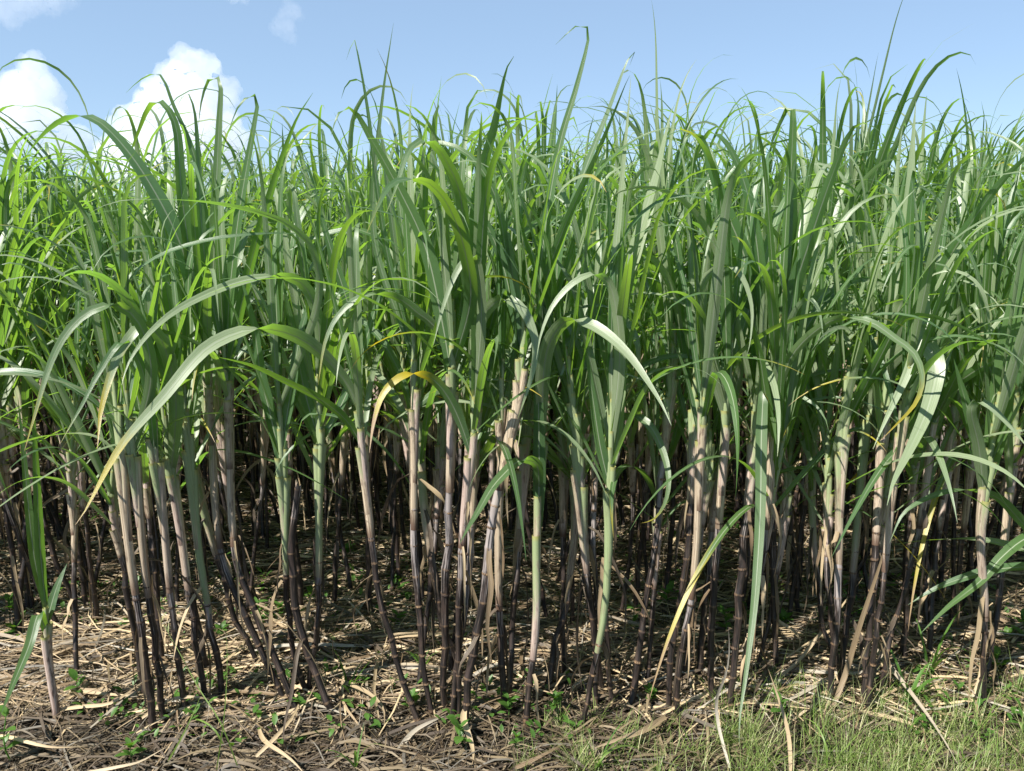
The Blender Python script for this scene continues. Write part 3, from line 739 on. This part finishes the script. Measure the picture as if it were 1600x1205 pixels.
# the rest of the field: one mass
LOW = []
for s in range(12):
    g = Geo()
    for name, q, mats, ex in proto(s + 40, False):
        mi = {'stalk': 0, 'sheath': 1, 'leaf': 2, 'dry_leaf': 3}[name]
        for i in range(len(q.v)): g.add(q.v[i], q.q[i] - q.q[i].min(), q.a[i], q.t[i], mi)
    LOW.append(g.arrays())
field = [(x, y) for _, x, y in rest]
for yb in (4.12, 4.95, 5.80):                      # more thin canes crowding the stools of the rows behind
    for _ in range(int(46 + yb * 9)):
        field.append((rp.uniform(-1, 1) * (.72 * yb + .3), yb + rp.gauss(.1, .2)))
for yb in (2.50, 3.30, 4.12, 4.95, 5.80):          # the rows go on past both sides of the view
    for sg in (-1, 1):
        x = .72 * yb + (.45 if yb > 3 or sg > 0 else 1.3); x1 = .72 * yb + 3.2
        while x < x1: field.append((sg * x, yb + rp.gauss(0, .10))); x += rp.uniform(.05, .17)
y0 = 6.65
while y0 < 22:
    half = .74 * y0 + 2.5
    x = -half
    step = .075 if y0 < 10 else .14
    while x < half:
        field.append((x + rp.gauss(0, .05), y0 + rp.gauss(0, .12))); x += rp.uniform(.6, 1.4) * step
    y0 += .85
big = Geo()
for x, y in field:
    v, q, a, t, mi = LOW[rp.randrange(len(LOW))]
    an = rp.uniform(0, 2 * pi); ca, sa = cos(an), sin(an); sc = rp.uniform(.92, 1.12) * (1.06 if x / y > -.2 else 1.0)
    vv = v @ np.array(((ca, sa, 0), (-sa, ca, 0), (0, 0, 1))) * sc + (x, y, -.01)
    tt = t.copy(); tt[:, 0] = (tt[:, 0] + rp.random()) % 1
    big.v.append(vv); big.q.append(q + big.n); big.a.append(a); big.t.append(tt); big.m.append(mi); big.n += len(v)
obj('cane_field', big.mesh('cane_field', [M_STALK, M_SHEATH, M_LEAF, M_STRAW]), kind='stuff', label='the dense green cane rows farther back in the field')
print('field plants', len(field), 'quads', sum(len(q) for q in big.q))

# ------------------------------------------------------------------ dead leaves on the ground
def straw_strip(g, x, y, a, L, wdt, z0, rnd, n=5, curl=.15, rise=.03, mi=0):
    s = np.linspace(-.5, .5, n); bend = rnd.gauss(0, curl * 2.2)
    px = x + L * (s * cos(a) - bend * s * s * sin(a)); py = y + L * (s * sin(a) + bend * s * s * cos(a))
    tilt = rnd.gauss(0, rise)
    pz = gz(px, py) + z0 + tilt * s * 2 * L + rnd.uniform(0, rise) * (1 - 4 * s * s) + .004
    pz = np.maximum(pz, gz(px, py) + .004)
    P = np.stack([px, py, pz], 1)
    tw = rnd.gauss(0, .8)
    wd = np.stack([np.full(n, -sin(a)), np.full(n, cos(a)), np.sin(tw * (1 + s))], 1)
    V, Q, A = ribbon(P, np.array([.5, .9, 1, .85, .3]) if n == 5 else leaf_width(n, .6), wd, wdt, rnd.uniform(0, .6), 3 if wdt > .014 else 2)
    g.add(V, Q, A, (rnd.random(), rnd.random(), rnd.random()), mi)
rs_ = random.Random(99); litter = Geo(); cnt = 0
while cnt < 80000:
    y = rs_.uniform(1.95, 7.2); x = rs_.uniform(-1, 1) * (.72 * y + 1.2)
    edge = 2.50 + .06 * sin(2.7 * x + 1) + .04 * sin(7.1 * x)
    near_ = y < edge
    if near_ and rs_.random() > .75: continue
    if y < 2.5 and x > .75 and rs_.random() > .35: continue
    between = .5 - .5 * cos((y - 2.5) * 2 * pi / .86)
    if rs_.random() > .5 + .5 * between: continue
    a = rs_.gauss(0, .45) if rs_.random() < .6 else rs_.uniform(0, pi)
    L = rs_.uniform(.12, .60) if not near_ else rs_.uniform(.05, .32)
    straw_strip(litter, x, y, a, L, rs_.choice((.002, .003, .004, .005, .006, .008, .010, .015)) * (.75 if near_ else 1), rs_.random() ** 1.6 * (.06 * (.4 + between) if not near_ else .015), rs_, mi=1 if (near_ or rs_.random() < (.12 if y < 3.4 else .35)) else 0)  # more dark straw farther back, shade put into the litter colour
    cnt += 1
obj('dead_leaf_litter', litter.mesh('dead_leaf_litter', [M_STRAW, M_OLD_SHADE]), kind='stuff', label='dry straw coloured cane leaves littering the soil between rows')

# single dead leaves one can pick out: label, width px, points (photo px on the ground, height above it m)
DRY = [
 ('long buff straw sloping from the right clump down into the grass', 12, [(1365,1010,.10),(1405,1055,.10),(1450,1120,.07),(1500,1200,.03)]),
 ('pale flat dead leaf hanging down in front of the middle clump', 15, [(726,1110,.10),(740,1140,.07),(743,1165,.03),(738,1195,.02)]),
 ('grey-green dead leaf lying slantwise at the bottom centre', 14, [(1040,1120,.03),(1005,1140,.04),(960,1158,.04),(920,1172,.02)]),
 ('thin upright straw standing in front of the ringed stalks', 7, [(1140,1200,.01),(1128,1120,.14),(1130,1060,.34),(1138,980,.55)]),
 ('broad buff dead leaf lying level behind the ringed stalks', 11, [(1020,1012,.03),(1080,1020,.05),(1150,1032,.05),(1230,1035,.03)]),
 ('curved dead leaf arching over the soil left of the middle clump', 12, [(508,1062,.03),(540,1080,.07),(575,1105,.05),(600,1138,.02)]),
 ('long grey straw pointing at the foot of the middle clump', 11, [(622,1172,.02),(650,1150,.03),(680,1132,.04),(698,1120,.03)]),
 ('crossed straw at the bottom left pointing down and right', 10, [(405,1140,.03),(430,1165,.05),(455,1190,.04),(480,1215,.02)]),
 ('crossed straw at the bottom left pointing up and right', 9, [(400,1182,.02),(430,1150,.05),(455,1120,.06),(470,1095,.03)]),
 ('yellow dead leaf lying along the bottom edge at the left', 7, [(130,1208,.02),(175,1196,.03),(225,1188,.03),(265,1165,.04)]),
 ('grey bent dead leaf arching by the left clump feet', 9, [(222,1122,.03),(245,1108,.08),(290,1102,.08),(335,1100,.04)]),
 ('pale straw bundle leaf lying flat near the lone young plant', 9, [(100,1080,.03),(150,1090,.03),(200,1090,.04),(240,1082,.03)]),
 ('split straw leaning out from the young plant at the left', 9, [(92,1110,.03),(150,1120,.03),(190,1105,.05),(232,1060,.09)]),
 ('torn leaf with a bent tip standing between grass at the lower right', 9, [(1235,1205,.01),(1222,1140,.10),(1208,1085,.20),(1200,1045,.30)]),
 ('long pale straw propped along the right clump stalks', 13, [(1300,1110,.02),(1330,1050,.13),(1362,950,.40),(1395,820,.72)]),
 ('brown peeling skirt leaf beside the lone right stalk', 12, [(1515,1100,.02),(1522,1065,.08),(1532,1020,.18),(1540,960,.32)]),
 ('orange-brown straw leaning over the litter left of the right clump', 9, [(1215,1062,.03),(1255,1030,.08),(1300,970,.22),(1350,900,.42)]),
 ('folded buff leaf stuck upright among the ringed stalks', 10, [(1088,960,.03),(1100,935,.06),(1112,918,.10),(1136,898,.15)]),
 ('straw stem lying across the lower left corner', 8, [(0,1150,.03),(40,1165,.05),(90,1172,.04),(150,1165,.03)]),
 ('bleached dead leaf lying in the gap right of the middle clump', 10, [(800,1040,.03),(850,1050,.05),(910,1052,.04),(980,1062,.03)]),
 ('narrow straw lying level before the black stalks', 8, [(560,1040,.03),(620,1052,.04),(690,1058,.05),(760,1050,.03)]),
 ('short straw lying on bare soil near the bottom edge', 9, [(805,1200,.02),(835,1185,.02),(862,1172,.03),(885,1160,.02)]),
]
for k, (lab, wpx, pts) in enumerate(DRY):
    rnd = random.Random(k + 400)
    W = []
    for x, y, h in pts:
        p = at_y(x, y, ground_at(x, y)[1]) if h < .09 else None
        W.append((x, y, h, p))
    Yb = ground_at(pts[0][0], pts[0][1])[1] if pts[0][2] < .09 else ground_at(pts[-1][0], pts[-1][1])[1]
    Wp = []
    for x, y, h, p in W:
        d = ray(x, y); q = np.array((0, 0, CAM_H)) + d * ((CAM_H - h) / -d[2]); q[2] = max(q[2], float(gz(q[0], q[1])) + h * .9)
        Wp.append(q)
    PP, L = catmull(Wp, 12); q_ = np.linspace(0, 1, 12)[:, None]; PP = PP + np.sin(pi * q_) * np.array((rnd.gauss(0, .02), rnd.gauss(0, .02), abs(rnd.gauss(0, .008)))) + np.sin(2 * pi * q_) * np.array((rnd.gauss(0, .006), rnd.gauss(0, .006), 0)); T = norm(np.gradient(PP, axis=0)); view = norm(PP - np.array((0, 0, CAM_H)))
    wd = norm(np.cross(T, view) + np.cross((0, 0, 1), T) * .3)
    c0 = PP[0].copy()
    V, Q, A = ribbon(PP - c0, leaf_width(12, .7), wd, wpx * .72 / FPX * 2.7, .55, 3, rnd.gauss(0, .5))
    o = obj('dead_leaf', Geo().add(V, Q, A, (.30 + .45 * rnd.random(), rnd.random(), .45 * rnd.random())).mesh('dead_leaf', [M_DRY if k % 3 else M_STRAW]), label=lab, category='dead leaf', group='single dead cane leaves on the ground')
    o.location = c0

# ------------------------------------------------------------------ weeds
def ovate(L, wdt, th, az, p0, n=6, bend=.5):
    P, wd = leaf_curve(np.array(p0, float), az, L, th, th + bend, .1, n, 1.2)
    v = np.linspace(0, 1, n); W = np.maximum(np.sin(pi * np.clip(v * .96 + .04, 0, 1)) ** .8, .06)
    return ribbon(P, W, wd, wdt, .25, 3)
def weed_parts(seed):
    rnd = random.Random(seed); parts = []
    H = rnd.uniform(.05, .14)
    hs = np.linspace(0, H, 5); P = np.stack([.01 * np.sin(hs * 30), 0 * hs, hs], 1)
    V, Q, A = tube(P, np.linspace(.0022, .0012, 5), 5)
    parts.append(('stem', Geo().add(V, Q, A, (.6, 0, 0)).mesh('stem', [M_WEED])))
    for k in range(rnd.choice((8, 10, 12))):
        h = H * rnd.uniform(.25, 1.); L = rnd.uniform(.025, .055)
        V, Q, A = ovate(L, L * rnd.uniform(.42, .6), rnd.uniform(.6, 1.3), k * 2.4 + rnd.gauss(0, .3), (0.01 * sin(h * 30), 0, h))
        parts.append(('leaf', Geo().add(V, Q, A, (rnd.random(), 0, 0)).mesh('leaf', [M_WEED])))
    return parts
def sprout_parts(seed):
    rnd = random.Random(seed); parts = []
    for k in range(rnd.choice((5, 6, 7))):
        P, wd = leaf_curve(np.zeros(3), k * 2.4 + rnd.gauss(0, .4), rnd.uniform(.10, .24), rnd.uniform(.1, .6), rnd.uniform(.7, 1.9), .2, 9)
        V, Q, A = ribbon(P, leaf_width(9, .5), wd, rnd.uniform(.007, .013), .3, 3)
        parts.append(('blade', Geo().add(V, Q, A, (rnd.random(), 0, 0)).mesh('blade', [M_WEED])))
    return parts
WP = [weed_parts(s) for s in range(5)]; SP = [sprout_parts(s + 50) for s in range(4)]
WEEDS = [
 (22,1005,0,1.5,'leafy weed in the dead leaves at the far left edge'), (12,965,0,1.4,'upper leafy weed at the far left edge, behind the dark stems'),
 (126,1090,0,1.0,'small round-leaved weed right of the lone young plant'), (405,985,0,1.1,'weed under the bend of the pink sheathed stalks'),
 (436,968,0,1.0,'low weed in shade left of the broken cane foot'), (622,990,0,1.2,'bright weed between the first dark stalks of the middle clump'),
 (640,1120,0,.9,'small weed left of the middle clump foot'), (724,1172,0,1.1,'toothed green weed at the foot of the hanging dead leaf'),
 (556,1205,1,1.0,'pale grassy sprout on the bottom edge left of centre'), (795,1130,0,1.1,'upright leafy weed beside the dried brown stalk'),
 (805,1172,0,.7,'tiny weed on bare soil at the bottom centre'), (768,1010,1,1.0,'arching grass sprout behind the right-leaning stalk'),
 (990,985,0,1.0,'weed with one large pale leaf behind the dark curved stalk'), (1040,955,0,1.2,'leafy weed in the shade behind the black ringed stalks'),
 (1130,1000,0,1.3,'bushy weed behind the thin upright straw'), (1165,985,0,1.1,'weed tucked behind the hanging green blade'),
 (1228,990,0,1.2,'dark green weed in the shadow right of the hanging blade'), (1018,1095,0,.8,'little yellow-green weed before the ringed stalk feet'),
 (1222,1130,0,1.0,'weed among the grass left of the right clump'), (1560,1060,0,1.4,'broad-leaved weed right of the lone right stalk'),
 (1592,1020,0,1.4,'tall weed touching the right edge of the frame'), (1566,1010,0,1.1,'yellowish weed behind the lone right stalk'),
 (540,880,0,1.3,'weed in the sunlit gap behind the left stalks'), (350,905,0,1.3,'weed deep in shade behind the pink sheathed stalks'),
 (912,865,0,1.3,'weed behind the slender purple stalk'), (545,1090,1,1.1,'upright grass sprout left of the curved dead leaf'),
 (700,1045,1,.9,'thin grass sprout between the middle clump stalks'), (660,1050,1,1.0,'green blade sprout left of the black stalk'),
 (205,1190,0,1.0,'dim weed on the bottom edge beneath the left clump'), (935,1195,1,1.0,'grass sprout on the bottom edge at the centre'),
 (15,1180,0,1.3,'weed in the lower left corner shade'), (862,1120,0,1.0,'round-leaved weed left of the young green stalk'),
 (1290,1010,1,1.3,'loose grass sprout left of the right clump'), (1450,1060,1,1.4,'tall grass sprout right of the right clump'),
 (1420,1105,1,1.6,'dense green sprout at the foot of the right clump'), (350,1000,0,1.0,'weed seen between the left clump stalks'),
]
rw = random.Random(3)
for x, y, kind, sc, lab in WEEDS:
    p = ground_at(x, y); p[2] = float(gz(p[0], p[1])) + .02
    root = thing(('weed_plant', 'grass_sprout')[kind], p, lab, ('weed', 'grass sprout')[kind], ('small weeds on the field floor', 'grass sprouts on the field floor')[kind])
    root.rotation_euler = (0, 0, rw.uniform(0, 6.28)); root.scale = (sc,) * 3
    for name, me in rw.choice((WP, SP)[kind]): obj(name, me, root)
# low weeds nobody could count
g = Geo()
for _ in range(1700):
    y = rw.uniform(2.3, 6.0); x = rw.uniform(-1, 1) * (.7 * y + .2)
    if sin(2.1 * x + 1.3 * y) + .6 * sin(4.7 * x - 2.2 * y) < -.1: continue
    z = float(gz(x, y)) + .01
    for k in range(rw.choice((3, 4, 5))):
        L = rw.uniform(.015, .045); V, Q, A = ovate(L, L * .5, rw.uniform(.4, 1.4), rw.uniform(0, 6.28), (x + rw.gauss(0, .02), y + rw.gauss(0, .02), z + rw.uniform(.01, .06)), 4)
        g.add(V, Q, A, (rw.random(), 0, 0))
obj('ground_weeds', g.mesh('ground_weeds', [M_WEED]), kind='stuff', label='scattered small green weed leaves among the litter')

# ------------------------------------------------------------------ grass along the near edge
g = Geo(); rg = random.Random(17); made = 0
def blade(x, y, az, L, th0, th1, wdt, dry):
    P, wd = leaf_curve(np.array((x, y, float(gz(x, y)) - .003)), az, L, th0, th1, .1, 6)
    V, Q, A = ribbon(P, np.array((.8, 1, .95, .8, .5, .08)), wd, wdt, .2, 2); g.add(V, Q, A, (rg.random(), dry, 0))
while made < 6500:
    px = rg.uniform(1050, 1740); py = rg.uniform(1085, 1330)
    f = np.clip((px - 1180 - 60 * sin(py * .05)) / 170, .0, 1) * np.clip((py - 1118 - 25 * sin(px * .021)) / 60, .02, 1)
    if rg.random() > f: continue
    p = ground_at(px, py)
    blade(p[0], p[1], rg.uniform(0, 6.28), rg.uniform(.03, .10), rg.uniform(.05, 1.1), rg.uniform(.8, 1.9), rg.choice((.0014, .002, .0028)), rg.random()); made += 1
# looser tussocks of long fine stems, thinning out to the left and in between the feet of the canes
for k in range(150):
    px = rg.uniform(1130, 1660) if k < 105 else rg.uniform(790, 1180); py = rg.uniform(1092, 1240) if k < 105 else rg.uniform(1120, 1230)
    c = ground_at(px, py); sz = rg.uniform(.5, 1.1) if k < 105 else rg.uniform(.35, .75)
    dry = rg.random() * .7
    for j in range(rg.choice((10, 16, 22, 28))):
        blade(c[0] + rg.gauss(0, .014), c[1] + rg.gauss(0, .014), rg.uniform(0, 6.28), rg.uniform(.08, .26) * sz, rg.uniform(.1, .9), rg.uniform(.5, 1.7), rg.choice((.0012, .0018, .0026)), np.clip(dry + rg.gauss(0, .12), 0, 1))
obj('edge_grass', g.mesh('edge_grass', [M_GRASS]), kind='stuff', label='fine pale green grass growing along the near field edge')

# tall grass stems that stand by themselves
STEMS = [
 ('tall pale grass stem with a seed head leaning over the left clump foot', [(372,1200),(345,1130),(310,1075),(275,1010),(252,972)], .0045),
 ('bent pale grass blade beside the tall grass stem at the lower left', [(352,1170),(335,1140),(312,1125),(300,1128),(288,1150)], .006),
 ('green grass blade slanting up at the lower left by the dark stalks', [(262,1190),(285,1150),(305,1108),(313,1088)], .007),
 ('yellow upright straw-like grass stem at the lower left', [(338,1205),(350,1120),(355,1040),(353,980)], .004),
 ('curved light green grass blade among the grass at the lower right', [(1292,1200),(1290,1165),(1275,1132),(1252,1120)], .007),
 ('thin tall grass stem rising left of the right clump', [(1290,1170),(1284,1120),(1276,1070),(1270,1040)], .003),
 ('arched pale grass blade at the bottom centre', [(930,1200),(945,1180),(975,1165),(1020,1175)], .007),
]
for k, (lab, pts, wdt) in enumerate(STEMS):
    base = ground_at(*pts[0]); W = [base] + [at_y(x, y, base[1] + .06 * i) for i, (x, y) in enumerate(pts[1:])]
    PP, L = catmull(W, 12); T = norm(np.gradient(PP, axis=0)); wd = norm(np.cross(T, norm(PP - np.array((0, 0, CAM_H)))))
    root = thing('tall_grass', base, lab, 'grass', 'single tall grass stems')
    V, Q, A = ribbon(PP - base, leaf_width(12, .8), wd, wdt, .3, 3)
    obj('blade', Geo().add(V, Q, A, (.4 + .1 * k, .3, 0)).mesh('blade', [M_GRASS]), root)
    if 'seed head' in lab:
        for j in range(7):
            p0 = (PP - base)[11 - j // 2] if j else (PP - base)[11]
            q, w2 = leaf_curve(p0, .9 * j, .035, .4, 1.2, .2, 4); V, Q, A = ribbon(q, np.array((.6, 1, .8, .2)), w2, .004, .2, 2)
            obj('seed_spike', Geo().add(V, Q, A, (.5, .6, 0)).mesh('seed_spike', [M_GRASS]), root)
